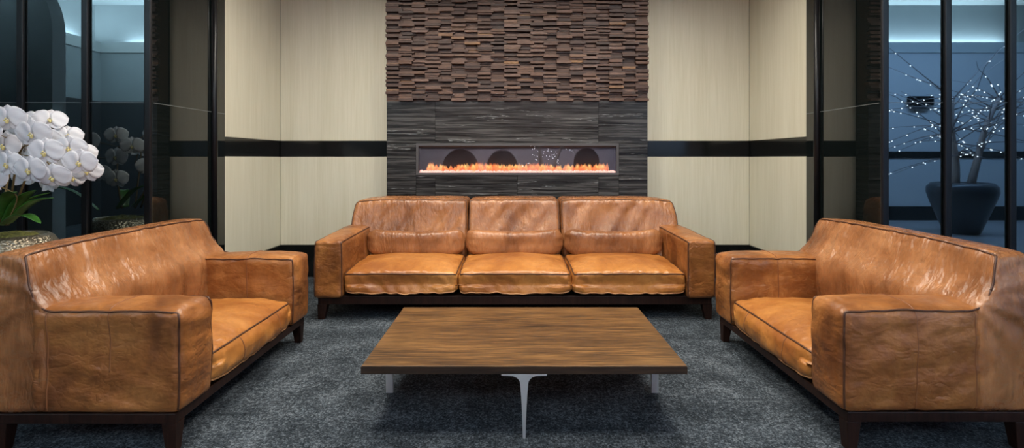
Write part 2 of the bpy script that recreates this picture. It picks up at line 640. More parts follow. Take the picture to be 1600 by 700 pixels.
# ------------------------------------------------------------------ structure
XL, XR = -2.21, 2.264            # alcove sides
YG = 3.16                        # frontal glass plane
YC = 3.97                        # where the cream return begins
YB = 4.92                        # back wall
YF = 4.75                        # chimney breast face
BX0, BX1 = -1.155, 1.249         # chimney breast sides
LX0, LX1 = -7.43, 9.7            # lobby extents
YLB = -3.0
ZR0, ZR1 = 1.142, 1.294          # black rail
ZB = 0.303                       # baseboard top
HC = 3.0                         # seating ceiling
HL = 4.0                         # lobby ceiling

struct(MB().box(LX0 - 0.5, LX1 + 0.3, YLB - 0.6, YB + 0.3, -0.1, 0.0).build('floor', M['carpet']), 'dark blue grey speckled carpet covering the whole floor', 'carpet')
struct(MB().box(-2.4, LX1, YLB, 0.6, 0.0, 0.006).build('floor_lobby', M['lobby_floor']))
struct(MB().box(LX0 - 0.5, LX1 + 0.3, 0.55, YB + 0.3, HC, HC + 0.08).build('ceiling', M['ceiling']))
mb = MB().box(LX0 - 0.5, LX1 + 0.3, YLB - 0.6, 0.65, HL, HL + 0.08)
struct(mb.build('ceiling_lobby', M['cove']))
struct(MB().box(LX0 - 0.5, LX1 + 0.3, 0.55, 0.63, HC + 0.08, HL).build('trim_1', M['ceiling']))

# back wall, behind everything, then its cream panels above and below the black rail
struct(MB().box(XL - 0.2, XR + 0.2, YB + 0.02, YB + 0.15, 0, HC).build('wall_back', M['black_gloss']))


def cream_panels(name, boxes, label):
    mb = MB()
    for bx in boxes:
        mb.box(*bx)
    return struct(mb.build(name, M['cream'], bevel=0.003), label, 'wall')


cream_panels('wall_back_left', [(XL, BX0, YB, YB + 0.02, ZR1, HC), (XL, BX0, YB, YB + 0.02, ZB, ZR0)], 'cream grained back wall left of the fireplace')
cream_panels('wall_back_right', [(BX1, XR, YB, YB + 0.02, ZR1, HC), (BX1, XR, YB, YB + 0.02, ZB, ZR0)], 'cream grained back wall right of the fireplace')
cream_panels('wall_left', [(XL - 0.02, XL, YC, YB, ZR1, HC), (XL - 0.02, XL, YC, YB, ZB, ZR0)], 'cream grained side return behind the left armchair')
cream_panels('wall_right', [(XR, XR + 0.02, YC, YB, ZR1, HC), (XR, XR + 0.02, YC, YB, ZB, ZR0)], 'cream grained side return behind the right armchair')
struct(MB().box(XL - 0.15, XL - 0.02, YG + 0.02, YB + 0.02, 0, HC).build('wall_left_core', M['black_gloss']))
struct(MB().box(XR + 0.02, XR + 0.15, YG + 0.02, YB + 0.02, 0, HC).build('wall_right_core', M['black_gloss']))
# rails (slightly recessed) and baseboards
struct(MB().box(XL, BX0, YB + 0.008, YB + 0.02, ZR0, ZR1).build('trim_2', M['black_gloss']), 'glossy black wall rail left of the fireplace', 'wall rail')
struct(MB().box(BX1, XR, YB + 0.008, YB + 0.02, ZR0, ZR1).build('trim_3', M['black_gloss']), 'glossy black wall rail right of the fireplace', 'wall rail')
struct(MB().box(XL - 0.02, XL - 0.008, YC, YB, ZR0, ZR1).build('trim_4', M['black_gloss']), 'glossy black rail on the left side return', 'wall rail')
struct(MB().box(XR + 0.008, XR + 0.02, YC, YB, ZR0, ZR1).build('trim_5', M['black_gloss']), 'glossy black rail on the right side return', 'wall rail')
struct(MB().box(XL, BX0, YB - 0.012, YB + 0.02, 0, ZB).build('baseboard_back_left', M['black_gloss'], bevel=0.003), 'tall black baseboard left of the fireplace', 'baseboard')
struct(MB().box(BX1, XR, YB - 0.012, YB + 0.02, 0, ZB).build('baseboard_back_right', M['black_gloss'], bevel=0.003), 'tall black baseboard right of the fireplace', 'baseboard')
struct(MB().box(XL - 0.02, XL + 0.012, YC, YB - 0.012, 0, ZB).build('baseboard_left', M['black_gloss'], bevel=0.003), 'tall black baseboard on the left side return', 'baseboard')
struct(MB().box(XR - 0.012, XR + 0.02, YC, YB - 0.012, 0, ZB).build('baseboard_right', M['black_gloss'], bevel=0.003), 'tall black baseboard on the right side return', 'baseboard')


# dark glass walls: one window per bay, each with its pane, mullion and joint
WN = [0]


def front_bay(x0, x1, mull_at, label):
    WN[0] += 1
    w = bpy.data.objects.new('window_%d' % WN[0], None)
    COL.objects.link(w)
    w.location = ((x0 + x1) / 2, YG, 0)
    struct(w, label, 'glass panel')
    d = (x1 - x0) / 2
    MB().box(-d, d, 0, 0.02, 0, HC).build('pane', M['dark_glass'], w)
    MB().box(-d, d, -0.001, 0.0, 1.468, 1.472).build('joint', M['joint'], w)
    mx_ = mull_at - (x0 + x1) / 2
    MB().box(mx_ - 0.022, mx_ + 0.022, -0.02, 0.0, 0, HC).build('mullion', M['black_metal'], w, bevel=0.008)


def side_bay(x, y0, y1, sgn, label, mull=None):
    WN[0] += 1
    w = bpy.data.objects.new('window_%d' % WN[0], None)
    COL.objects.link(w)
    w.location = (x, (y0 + y1) / 2, 0)
    struct(w, label, 'glass panel')
    d = (y1 - y0) / 2
    MB().box(min(0, -0.02 * sgn), max(0, -0.02 * sgn), -d, d, 0, HC).build('pane', M['side_glass'], w)
    MB().box(min(0, 0.001 * sgn), max(0, 0.001 * sgn), -d, d, 1.468, 1.472).build('joint', M['joint'], w)
    if mull is not None:
        my = mull - (y0 + y1) / 2
        pts = []
        MB().lathe([(0.0, 0), (0.022, 0), (0.022, HC), (0.0, HC)], (0.012 * sgn, my, 0), 20).build('mullion', M['black_metal'], w)


bw = 0.395
for i in range(7):
    x1 = XL - i * bw
    names = ['dark glass panel at the corner behind the left armchair, mirroring the orchid', 'second dark glass panel left of the left corner, behind the orchid flowers', 'dark glass panel at the left edge, above the orchid']
    front_bay(x1 - bw, x1, x1 if i else x1 - 0.012, names[i] if i < 3 else 'dark glass panel beyond the left edge, number %d from the corner' % (i + 1))
for i in range(7):
    x0 = XR + i * bw
    names = ['blue dark glass panel at the corner behind the right armchair', 'blue dark glass panel mirroring the big pot and the tree trunk', 'dark glass panel at the right edge']
    front_bay(x0, x0 + bw, x0 if i else x0 + 0.012, names[i] if i < 3 else 'dark glass panel beyond the right edge, number %d from the corner' % (i + 1))
side_bay(XL, YG + 0.02, 3.81, 1, 'side glass panel mirroring the cream wall, left of the sofa', 3.81)
side_bay(XL, 3.81, YC, 1, 'narrow glass strip beside the left cream return')
side_bay(XR, YG + 0.02, 3.81, -1, 'side glass panel mirroring the cream wall, right of the sofa', 3.81)
side_bay(XR, 3.81, YC, -1, 'narrow glass strip beside the right cream return')
# rest of the glass-line walls out to the lobby sides
struct(MB().box(LX0 - 0.1, XL - 7 * bw, YG, YG + 0.1, 0, HC).build('wall_left_front', M['lobby_dark']))
struct(MB().box(XR + 7 * bw, LX1 + 0.1, YG, YG + 0.1, 0, HC).build('wall_right_front', M['lobby_dark']))

# lobby behind the camera: walls, cove, half-height rail
struct(MB().box(LX0 - 0.5, -2.4, YLB - 0.1, YLB, 2.15, 3.03).build('wall_lobby_back_upper', M['lobby_mid']))
struct(MB().box(LX0 - 0.5, -2.4, YLB - 0.1, YLB + 0.01, 0, 2.15).build('wall_lobby_back_dado', M['lobby_dark']))
struct(MB().box(-2.4, 2.6, YLB - 0.1, YLB, 0, 1.39).build('wall_lobby_back_middle', M['lobby_lilac']))
struct(MB().box(-2.4, 2.6, YLB - 0.1, YLB + 0.02, 1.39, 3.03).build('wall_lobby_back_wood', M['lobby_wood']))
struct(MB().box(2.6, LX1 + 0.1, YLB - 0.1, YLB, 0, 3.03).build('wall_lobby_back_light', M['lobby_wall']))
struct(MB().box(LX0 - 0.5, LX1 + 0.1, YLB - 0.04, YLB + 0.02, 3.03, 3.22).build('trim_6', M['fascia']))
struct(MB().box(LX0 - 0.5, LX1 + 0.1, YLB - 0.42, YLB - 0.36, 2.9, HL).build('wall_lobby_cove_back', M['cove']))
struct(MB().box(LX0 - 0.5, LX1 + 0.1, YLB - 0.4, YLB - 0.04, 3.03, 3.06).build('trim_7', M['ceiling']))
struct(MB().box(2.6, LX1, YLB, YLB + 0.02, 1.13, 1.25).build('trim_8', M['black_gloss']))
struct(MB().box(2.6, LX1, YLB, YLB + 0.02, 0.0, 0.26).build('baseboard_lobby', M['black_gloss']))
struct(MB().box(LX0 - 0.1, LX0, YLB, YG, 2.15, 3.03).build('wall_lobby_left_upper', M['lobby_mid']))
struct(MB().box(LX0 - 0.1, LX0 + 0.01, YLB, YG, 0, 2.15).build('wall_lobby_left_dado', M['lobby_dark']))
struct(MB().box(LX0 - 0.02, LX0 + 0.02, YLB, YG, 3.03, 3.22).build('trim_9', M['fascia']))
struct(MB().box(LX0 - 0.46, LX0 - 0.4, YLB - 0.5, YG, 2.9, HL).build('wall_lobby_cove_left', M['cove']))
struct(MB().box(LX0 - 0.42, LX0 - 0.02, YLB, YG, 3.03, 3.06).build('trim_10', M['ceiling']))
struct(MB().box(LX1, LX1 + 0.1, YLB, YG, 0, HL).build('wall_lobby_right', M['lobby_wall']))
# dark screen wall with a rounded shoulder in front of the left lobby wall
pl = [(-7.2, 0), (-5.9, 0), (-5.9, 2.75)]
for k in range(13):
    a = PI / 2 * k / 12
    pl.append((-6.75 + 0.85 * math.cos(a), 2.75 + 0.95 * math.sin(a)))
pl += [(-7.2, 3.7)]
struct(MB().prism(pl, -0.5, -0.3).build('wall_lobby_screen', M['lobby_mid']))

# ------------------------------------------------------------------ chimney breast: stone slabs, block wood above
ZS = 1.654                        # top of the stone
FX0, FX1, FZ0, FZ1 = -0.884, 0.984, 0.971, 1.266
sx = [BX0, -0.707, 0.05, 0.796, BX1]
mb = MB()
g = 0.0008
for x0, x1, z0, z1 in [
    (BX0, sx[1], FZ1, ZS), (sx[1], sx[3], FZ1, ZS), (sx[3], BX1, FZ1, ZS),
    (BX0, FX0, 0.62, FZ1), (FX1, BX1, 1.085, FZ1), (FX1, BX1, 0.62, 1.085),
    (FX0, sx[1], 0.62, FZ0), (sx[1], sx[2], 0.62, FZ0), (sx[2], sx[3], 0.62, FZ0), (sx[3], FX1, 0.62, FZ0),
    (BX0, sx[1], 0.0, 0.62), (sx[1], sx[2], 0.0, 0.62), (sx[2], sx[3], 0.0, 0.62), (sx[3], BX1, 0.0, 0.62)]:
    mb.box(x0 + g, x1 - g, YF, YB - 0.002, z0 + g, z1 - g)
o = mb.build('fireplace_surround', M['stone'], bevel=0.0012)
tag(o, 'dark grey veined stone slab surround of the linear fireplace behind the sofa', 'fireplace surround')

rng = random.Random(4)
mb = MB()
ncol = 20
cw = (BX1 - BX0 + 0.006) / ncol
mb.box(BX0 + 0.01, BX1 - 0.01, YF + 0.03, YB - 0.002, ZS, HC - 0.01)
mod = 0.124
for c in range(ncol):
    x0 = BX0 - 0.003 + c * cw
    z = ZS + 0.001
    ph = (c % 2) * 0.5
    k = 0
    seq = [[0.019, 0.031, 0.017, 0.024, 0.014, 0.019], [0.026, 0.015, 0.029, 0.016, 0.022, 0.016]][c % 2]
    while z < HC - 0.04:
        hh = seq[k % 6] * 0.92 + rng.uniform(-0.002, 0.002)
        lvl = rng.choice([0.0, 0.010, 0.020, 0.032, 0.042]) if k % 3 else 0.046 * ((c + k // 3) % 2)
        z1 = min(z + hh - 0.0025, HC - 0.012)
        ex = rng.choice([0, 0.012, 0.024, 0.034]) if c < ncol - 1 else 0
        yy = YF + 0.012 - lvl - rng.uniform(0, 0.004)
        mb.box(x0 + 0.0006, x0 + cw - 0.0006 + ex, yy, YF + 0.034 + rng.uniform(0, 0.001), z, z1)
        z += hh
        k += 1
o = mb.build('wood_block_panel', M['block_wood'])
tag(o, 'dark brown stacked wood block wall panel above the stone fireplace', 'wall panel')

# ------------------------------------------------------------------ linear electric fireplace
fp = thing('linear_fireplace', 'long black framed electric fireplace with orange flames, set in the stone above the sofa', 'fireplace', ((FX0 + FX1) / 2, YF, FZ0))
hw, hh = (FX1 - FX0) / 2 - 0.001, FZ1 - FZ0 - 0.001
mb = MB()
t = 0.024
for bx in ((-hw, hw, -0.008, 0.012, hh - t, hh), (-hw, hw, -0.008, 0.012, 0.001, t), (-hw, -hw + t, -0.008, 0.012, t, hh - t), (hw - t, hw, -0.008, 0.012, t, hh - t)):
    mb.box(*bx)
mb.build('frame', M['frame_metal'], fp, bevel=0.002)
mb = MB()
mb.box(-hw, hw, 0.155, 0.165, 0.001, hh)
mb.box(-hw, hw, 0.012, 0.155, 0.001, 0.012)
mb.box(-hw, hw, 0.012, 0.155, hh - 0.012, hh)
mb.box(-hw, -hw + 0.012, 0.012, 0.155, 0.012, hh - 0.012)
mb.box(hw - 0.012, hw, 0.012, 0.155, 0.012, hh - 0.012)
mb.build('firebox', M['firebox'], fp)
MB().box(-hw + t, hw - t, 0.002, 0.006, t, hh - t).build('glass_pane', M['glass'], fp)
rng = random.Random(11)
mb = MB()
for i in range(420):
    x = rng.uniform(-hw + 0.03, hw - 0.03)
    y = rng.uniform(0.022, 0.10)
    r = rng.uniform(0.010, 0.018)
    o_ = len(mb.v)
    mb.ball((x, y, 0.016 + r * 0.6 + rng.uniform(0, 0.012)), r, 6, 4, (1, 1, 0.85))
    mb.v[o_:] = [(a + rng.uniform(-.2, .2) * r, b_ + rng.uniform(-.2, .2) * r, c_ + rng.uniform(-.2, .2) * r) for a, b_, c_ in mb.v[o_:]]
o = mb.build('crystal_bed', M['crystal'], fp)
o['kind'] = 'stuff'
o['label'] = 'glowing white crystal bed'
mb = MB()
for i in range(230):
    x = rng.uniform(-hw + 0.10, hw - 0.10)
    y = rng.uniform(0.05, 0.13)
    hgt_ = rng.uniform(0.075, 0.125) * (0.75 + 0.4 * nz(x * 4, 3.1, 0))
    rr = rng.uniform(0.018, 0.036)
    ln = rng.uniform(-0.012, 0.012)
    pts = [(x + ln * q * q, y, 0.004 + hgt_ * q) for q in (0, .15, .35, .6, .8, 1)]
    mb.tube(pts, [rr * .5, rr * .95, rr, rr * .62, rr * .3, .0008], 8)
o = mb.build('flames', M['flame'], fp, loc=(0, 0, 0.022))
o['kind'] = 'stuff'
o['label'] = 'low band of orange flames'

# ------------------------------------------------------------------ leather furniture
def build_piping(paths, name, mat, parent, r=0.0040):
    for p in paths:
        MB().tube(p, r, 6).build(name, mat, parent)


def seat_disp(seed, fold=0.006, gather=0.004):
    def f(p, n, s):
        d = 0.0
        top = max(0, n.z)
        frt = 1 - top
        d += fold * nz(p.x * 6 + seed, p.y * 6, p.z * 6) * 0.7
        e = max(abs(s[0]), abs(s[1]))
        ge = sstep(0.62, 0.97, e)
        d += gather * ge * top * nz(p.x * 26 + seed, p.y * 26, 0)
        d += gather * 1.3 * frt * nz(p.x * 20 + seed + p.z * 14, p.y * 20, p.z * 5)
        return d
    return f


def make_armchair(label):
    t = thing('leather_armchair', label, 'armchair', (-1.64, 2.585, 0), 0.0, 'tan leather armchairs facing each other')
    W = 0.625
    # wooden base and legs
    mb = MB()
    mb.box(-0.35, 0.352, -W + 0.012, W - 0.012, 0.112, 0.152)
    mb.build('base_frame', M['dark_wood'], t, bevel=0.004)
    for sx_ in (1, -1):
        for sy in (1, -1):
            x = 0.325 if sx_ > 0 else -0.325
            y = sy * (W - 0.042)
            MB().frustum((x + 0.004 * sx_, y + 0.004 * sy, 0.0), (0.038, 0.038), (x, y, 0.112), (0.056, 0.056)).build('leg', M['dark_wood'], t, bevel=0.003)
    # back: full width, reclined above the arms
    ZT = 0.768

    def back_shape(p, s):
        z = p.z
        low = sstep(0.50, 0.66, z)
        xf = -0.130 - 0.050 * low - max(0, z - 0.56) * 0.33
        xr = -0.372 + 0.012 * (1 - z / ZT)
        q = (p.x + 0.37) / 0.24                      # 0 rear .. 1 front
        p.x = xr + (xf - xr) * q
        p.y *= 1 - 0.055 * sstep(0.56, 0.78, z)      # ends lean in towards the top
        # ends of the top sink a little
        p.z -= 0.010 * abs(s[1]) ** 6 * sstep(0.5, 0.75, z)
        return p

    def back_disp(p, n, s):
        d = 0.004 * nz(p.x * 5 + 3, p.y * 5, p.z * 5)
        if n.x > 0.3:
            mid = sstep(0.97, 0.45, abs(s[1])) * sstep(0.30, 0.45, p.z) * sstep(0.765, 0.69, p.z)
            d += 0.026 * mid * nz(p.y * 7.0 + 1.6 + p.z * 0.5, p.z * 0.8, 7.0) + 0.007 * mid * ridge(p.y * 5.0 + p.z * 2, p.z * 1.2, 3.3)
            d += 0.010 * mid * nz(p.y * 16 - p.z * 1.5, p.z * 1.2, 2.2)
            d += 0.006 * nz(p.y * 26, p.z * 7, 1.2) * sstep(0.64, 0.74, p.z) * sstep(0.80, 0.76, p.z)
            d += 0.010 * sstep(0.9, 0.2, abs(s[1])) * sstep(0.3, 0.5, p.z)
        if abs(n.y) > 0.5:
            ang = math.atan2(p.z - 0.60, -(p.x + 0.10))
            d += 0.011 * nz(ang * 5.5, 4.0, 3 * math.hypot(p.z - 0.6, p.x + 0.1)) * sstep(0.15, 0.4, p.z)
        return d
    back = Soft((-0.37, -W, 0.153), (-0.13, W, ZT), 0.030, (0, 0, -0.010, 0.010, 0, 0.004), back_shape, back_disp, 0.0125)
    bo = back.mesh().build('backrest', M['leather_back'], t)
    w_arm = 2 * (0.575 - 0.153) / (ZT - 0.153) - 1
    w_arm = 2 * (0.625 - 0.153) / (ZT - 0.153) - 1
    pp = [back.path([(1, -1, w_arm), (1, -1, 1), (1, 1, 1), (1, 1, w_arm)], 0.0015, 40),
          back.path([(-1, -1, -1), (-1, -1, 1), (-1, 1, 1), (-1, 1, -1)], 0.0015, 40)]
    build_piping(pp, 'piping', M['piping'], bo)
    # arms
    for sy in (1, -1):
        y0, y1 = (W - 0.225, W) if sy > 0 else (-W, -W + 0.225)

        def arm_disp(p, n, s, sy=sy):
            d = 0.0045 * nz(p.x * 5 + 9 * sy, p.y * 5, p.z * 6)
            if abs(n.y) > 0.6:
                d += 0.0065 * nz(p.x * 4 + 2 * sy, 1.0, p.z * 13 + p.x * 4)
                for xs in (-0.14, 0.10):
                    d -= 0.004 * math.exp(-((p.x - xs) / 0.016) ** 2)
                d += 0.007 * nz(p.x * 17, sy, p.z * 5) * sstep(0.42, 0.53, p.z)
            if n.x > 0.6:
                d += 0.008 * nz(p.y * 7 + p.z * 6, 2.0 * sy, p.z * 17) * (0.4 + sstep(0.3, 0.5, p.z))
            if n.z > 0.6:
                d += 0.006 * nz(p.x * 13, p.y * 20, 5.0 * sy) * sstep(0.05, 0.3, p.x)
            return d

        def arm_shape(p, s):
            if p.z > 0.35:
                p.z += 0.032 * sstep(-0.125, -0.20, p.x) * (p.z - 0.35) / 0.2       # sweeps up into the back
            return p
        arm = Soft((-0.20, y0, 0.153), (0.375, y1, 0.548), 0.032, (0, 0.016, -0.012, 0.012, 0, 0.016), arm_shape, arm_disp, 0.0125)
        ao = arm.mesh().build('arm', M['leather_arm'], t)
        ux = (-0.105 - 0.0875) / 0.2875
        outer = arm.path([(1, sy, -1), (1, sy, 1), (ux, sy, 1)], 0.0015, 34)
        e0, e3 = outer[-1], back.pt((1, sy, w_arm), 0.0015)
        outer += bez(e0, e0 + Vector((-0.055, 0, 0.004)), e3 + Vector((0.012, 0, -0.05)), e3, 14)[1:]
        pp = [outer, arm.path([(1, -sy, -1), (1, -sy, 1), (-0.9, -sy, 1)], 0.0015, 34)]
        build_piping(pp, 'piping', M['piping'], ao)
        ss = []
        for xs in (-0.132, 0.10):
            u = (xs - 0.0875) / 0.2875
            ss.append(arm.path([(u, 1, -0.96), (u, 1, 1), (u, -1, 1), (u, -1, -0.2)], 0.0, 30) if xs > 0 else arm.path([(u, sy, -0.96), (u, sy, 0.97)], 0.0, 40))
        build_piping(ss, 'seam', M['seam'], ao, 0.0028)
    # seat cushion
    def seat_shape(p, s):
        f = sstep(0.25, 1.0, s[0])
        p.z -= 0.012 * f * (1 if p.z > 0.24 else 0)
        p.z += 0.012 * sstep(0.5, 1.0, abs(s[1])) * (0.24 > p.z) * f * 0.5
        return p
    yi = W - 0.228
    seat = Soft((-0.15, -yi, 0.160), (0.368, yi, 0.318), 0.034, (0, 0.026, 0, 0, 0.014, 0.048), seat_shape, seat_disp(5.0, 0.009, 0.006), 0.0125)
    so = seat.mesh().build('seat_cushion', M['leather_seat'], t)
    build_piping([seat.path([(-1, -1, 1), (1, -1, 1), (1, 1, 1), (-1, 1, 1)], 0.001, 40)], 'piping', M['piping'], so, 0.0045)
    build_piping([seat.path([(1, -1, -1), (1, 1, -1)], 0.001, 60)], 'welt', M['piping_light'], so, 0.0045)
    build_piping([seat.path([(1, q, -0.9), (1, q, 0.9)], 0.0, 20) for q in (-0.45, 0.5)], 'seam', M['seam'], so, 0.0025)
    return t


armchair = make_armchair('tan leather armchair on the left, in front of the orchid')
right = copy_tree(armchair)
right.location = (1.645, 2.60, 0)
right.rotation_euler = (0, 0, PI)
right['label'] = 'tan leather armchair on the right, in front of the blue dark glass'


def make_sofa():
    t = thing('leather_sofa', 'long tan three seat leather sofa below the fireplace', 'sofa', (0.02, 4.10, 0))
    MB().box(-1.375, 1.375, -0.50, 0.52, 0.108, 0.168).build('base_frame', M['dark_wood'], t, bevel=0.004)
    for sx_ in (1, -1):
        for sy in (-1, 1):
            x, y = sx_ * 1.345, -0.468 if sy < 0 else 0.49
            MB().frustum((x + 0.012 * sx_, y, 0), (0.042, 0.042), (x, y, 0.108), (0.07, 0.06)).build('leg', M['dark_wood'], t, bevel=0.003)
    # arms
    for sx_ in (1, -1):
        x0, x1 = (1.195, 1.395) if sx_ > 0 else (-1.395, -1.195)

        def arm_disp(p, n, s, sx_=sx_):
            d = 0.004 * nz(p.x * 6 + 4 * sx_, p.y * 5, p.z * 6)
            if n.y < -0.6:
                d += 0.0035 * nz(p.x * 14, sx_, p.z * 10) - 0.004 * math.exp(-((p.z - 0.525) / 0.012) ** 2)
            if n.z > 0.6:
                d += 0.003 * nz(p.x * 20, p.y * 10, sx_)
            return d

        def arm_shape(p, s):
            if p.z > 0.3:
                p.z -= 0.012 * sstep(0.3, -0.53, p.y)
            return p
        arm = Soft((x0, -0.53, 0.155), (x1, 0.40, 0.566), 0.028, (-0.012, 0.012, -0.012, 0, 0, 0.014), arm_shape, arm_disp, 0.0135)
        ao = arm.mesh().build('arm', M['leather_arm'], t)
        pp = [arm.path([(q, -1, -1), (q, -1, 1), (q, 1, 1)], 0.0015, 34) for q in (1, -1)]
        build_piping(pp, 'piping', M['piping'], ao, 0.005)
        build_piping([arm.path([(-sx_, 0.1, 0.95), (-sx_, 0.1, -0.5)], 0.0, 14)], 'seam', M['seam'], ao, 0.003)
    xb = [-1.362, -0.387, 0.382, 1.362]
    for i in range(3):
        a, b_ = xb[i] + 0.003, xb[i + 1] - 0.003

        def bshape(p, s, i=i):
            q = (p.y - 0.10) / 0.30                  # 0 front .. 1 rear
            yf = 0.10 + 0.13 * max(0, p.z - 0.45) / 0.34
            yr = 0.545 + 0.02 * p.z
            p.y = yf + (yr - yf) * q
            out = (i == 0 and s[0] < 0) or (i == 2 and s[0] > 0)
            if out:
                p.z -= 0.022 * abs(s[0]) ** 5 * sstep(0.6, 0.78, p.z)
                p.x -= (1 if s[0] > 0 else -1) * 0.022 * sstep(0.62, 0.80, p.z) * abs(s[0]) ** 3
            return p

        def bdisp(p, n, s, i=i):
            d = 0.004 * nz(p.x * 5, p.y * 5 + i * 3, p.z * 5)
            if n.y < -0.3:
                mid = sstep(0.98, 0.6, abs(s[0])) * sstep(0.79, 0.70, p.z)
                d += 0.021 * mid * nz(p.x * 11 - p.z * 8, i * 2.7, p.z * 2.0)
                d += 0.005 * nz(p.x * 34, i, p.z * 8) * sstep(0.69, 0.76, p.z)
            return d
        bk = Soft((a, 0.10, 0.25), (b_, 0.40, 0.788), 0.042, (-0.004, 0.004, -0.034, 0, 0, 0.008), bshape, bdisp, 0.0125)
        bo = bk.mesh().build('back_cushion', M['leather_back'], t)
        build_piping([bk.path([(-1, -1, 0.1), (-1, -1, 1), (1, -1, 1), (1, -1, 0.1)], 0.0012, 36), bk.path([(-1, 1, 1), (1, 1, 1)], 0.0012, 40)], 'piping', M['piping'], bo, 0.0045)
    xs_ = [-1.193, -0.395, 0.397, 1.193]
    for i in range(3):
        a, b_ = xs_[i] + 0.002, xs_[i + 1] - 0.002

        def lshape(p, s):
            p.z += 0.034 * (abs(s[0]) ** 2.4 - 0.5) * sstep(0.40, 0.52, p.z)
            k = 1 - 0.62 * abs(s[0]) ** 3.5
            p.y = 0.075 + (p.y - 0.075) * k
            zc = 0.450
            p.z = zc + (p.z - zc) * (1 - 0.10 * abs(s[0]) ** 8)
            return p

        def ldisp(p, n, s, i=i):
            e = sstep(0.55, 1.0, abs(s[0]))
            return 0.004 * nz(p.x * 6 + i, p.y * 6, p.z * 7) + 0.009 * e * nz(p.x * 9, i * 3.1, p.z * 26) + 0.003 * nz(p.x * 24 + i, 2.0, p.z * 9)
        lc = Soft((a, -0.03, 0.348), (b_, 0.14, 0.556), 0.082, (0, 0, -0.030, 0, 0, 0.0), lshape, ldisp, 0.0125)
        lo = lc.mesh().build('lumbar_cushion', M['leather_back'], t)
        build_piping([lc.path([(-1, 0, 1), (1, 0, 1)], 0.0, 50)], 'seam', M['seam'], lo, 0.003)

        def sshape(p, s):
            f = sstep(-0.2, -1.0, s[1])
            if p.z > 0.25:
                p.z -= 0.014 * f
            else:
                p.z += 0.012 * f * abs(s[0]) ** 3
            p.y += 0.012 * f * abs(s[0]) ** 6
            return p
        st_ = Soft((a, -0.540, 0.178), (b_, 0.13, 0.348), 0.040, (-0.003, 0.003, -0.034, 0, -0.012, 0.040), sshape, seat_disp(i * 7.3 + 1, 0.009, 0.008), 0.0125)
        so = st_.mesh().build('seat_cushion', M['leather_seat'], t)
        build_piping([st_.path([(-1, 1, 1), (-1, -1, 1), (1, -1, 1), (1, 1, 1)], 0.001, 40)], 'piping', M['piping'], so, 0.0045)
        build_piping([st_.path([(-1, -1, -1), (1, -1, -1)], 0.001, 50)], 'welt', M['piping_light'], so, 0.0045)
    return t


make_sofa()

# ------------------------------------------------------------------ coffee table
tb = thing('coffee_table', 'low walnut coffee table with slim metal legs on the carpet between the armchairs', 'coffee table', (0.049, 2.486, 0))
TW, TD, TZ = 0.656, 0.410, 0.293
MB().box(-TW, TW, -TD, TD, TZ - 0.033, TZ).build('tabletop', M['walnut'], tb, bevel=0.002)
mb = MB()
for bx in ((-TW - 0.001, TW + 0.001, -TD - 0.001, -TD + 0.001), (-TW - 0.001, TW + 0.001, TD - 0.001, TD + 0.001), (-TW - 0.001, -TW + 0.001, -TD, TD), (TW - 0.001, TW + 0.001, -TD, TD)):
    mb.box(*bx, TZ - 0.032, TZ - 0.003)
eb = mb.build('edge_band', M['edge_wood'], tb)
eb['label'] = 'darker wood edge band'


def t_leg():
    # T profile in x,z: a plate under the top flowing into a tapering blade
    zt = TZ - 0.0335
    right_ = [(0.092, zt), (0.092, zt - 0.006)]
    for k in range(9):
        a = PI / 2 * k / 8
        right_.append((0.052 - 0.036 * math.sin(a), zt - 0.008 - 0.034 * (1 - math.cos(a))))
    right_ += [(0.0125, zt - 0.09), (0.0085, zt - 0.16), (0.0055, 0.0)]
    poly = right_ + [(-x, z) for x, z in reversed(right_)]
    mb = MB()
    n = len(poly)
    d = 0.017
    vs = [(x, -d, z) for x, z in poly] + [(x, d, z) for x, z in poly]
    h = len(right_)
    fs = []
    for i in range(h - 1):
        j = n - 1 - i
        fs.append((i, j, j - 1, i + 1))
        fs.append((i + n, i + 1 + n, j - 1 + n, j + n))
    fs += [(i, i + 1, i + 1 + n, i + n) for i in range(n - 1)] + [(n - 1, 0, n, 2 * n - 1)]
    mb.add(vs, fs, False)
    return mb


for (x, y, rz) in ((0, -TD + 0.0175, 0), (0, TD - 0.0175, 0), (-TW + 0.0175, 0, PI / 2), (TW - 0.0175, 0, PI / 2)):
    lg = t_leg().build('leg', M['metal'], tb, bevel=0.0012)
    lg.location = (x, y, 0)
    lg.rotation_euler = (0, 0, rz)

# ------------------------------------------------------------------ potted orchid
PC = Vector((-2.69, 2.76, 0))
orc = thing('potted_orchid', 'white flowering orchid in a hammered metal pot behind the left armchair', 'potted plant', PC)


def at(px, py, Y):
    return Vector(((px - 800) / FPX * Y, Y, EYE - (py - 247) / FPX * Y)) - PC


prof = [(0.10, 0.0), (0.115, 0.02), (0.145, 0.18), (0.185, 0.38), (0.212, 0.53), (0.218, 0.60), (0.207, 0.665), (0.182, 0.705), (0.158, 0.722), (0.151, 0.718), (0.155, 0.70), (0.10, 0.69)]
MB().lathe(prof, seg=56).build('pot', M['hammered'], orc)


def moss_fn(u, v):
    a = 2 * PI * u
    r = 0.152 * v
    return (r * math.cos(a), r * math.sin(a), 0.704 + 0.03 * (1 - v * v) + 0.012 * nz(r * math.cos(a) * 25, r * math.sin(a) * 25, 2))


MB().grid(moss_fn, 36, 10).build('moss', M['moss'], orc)


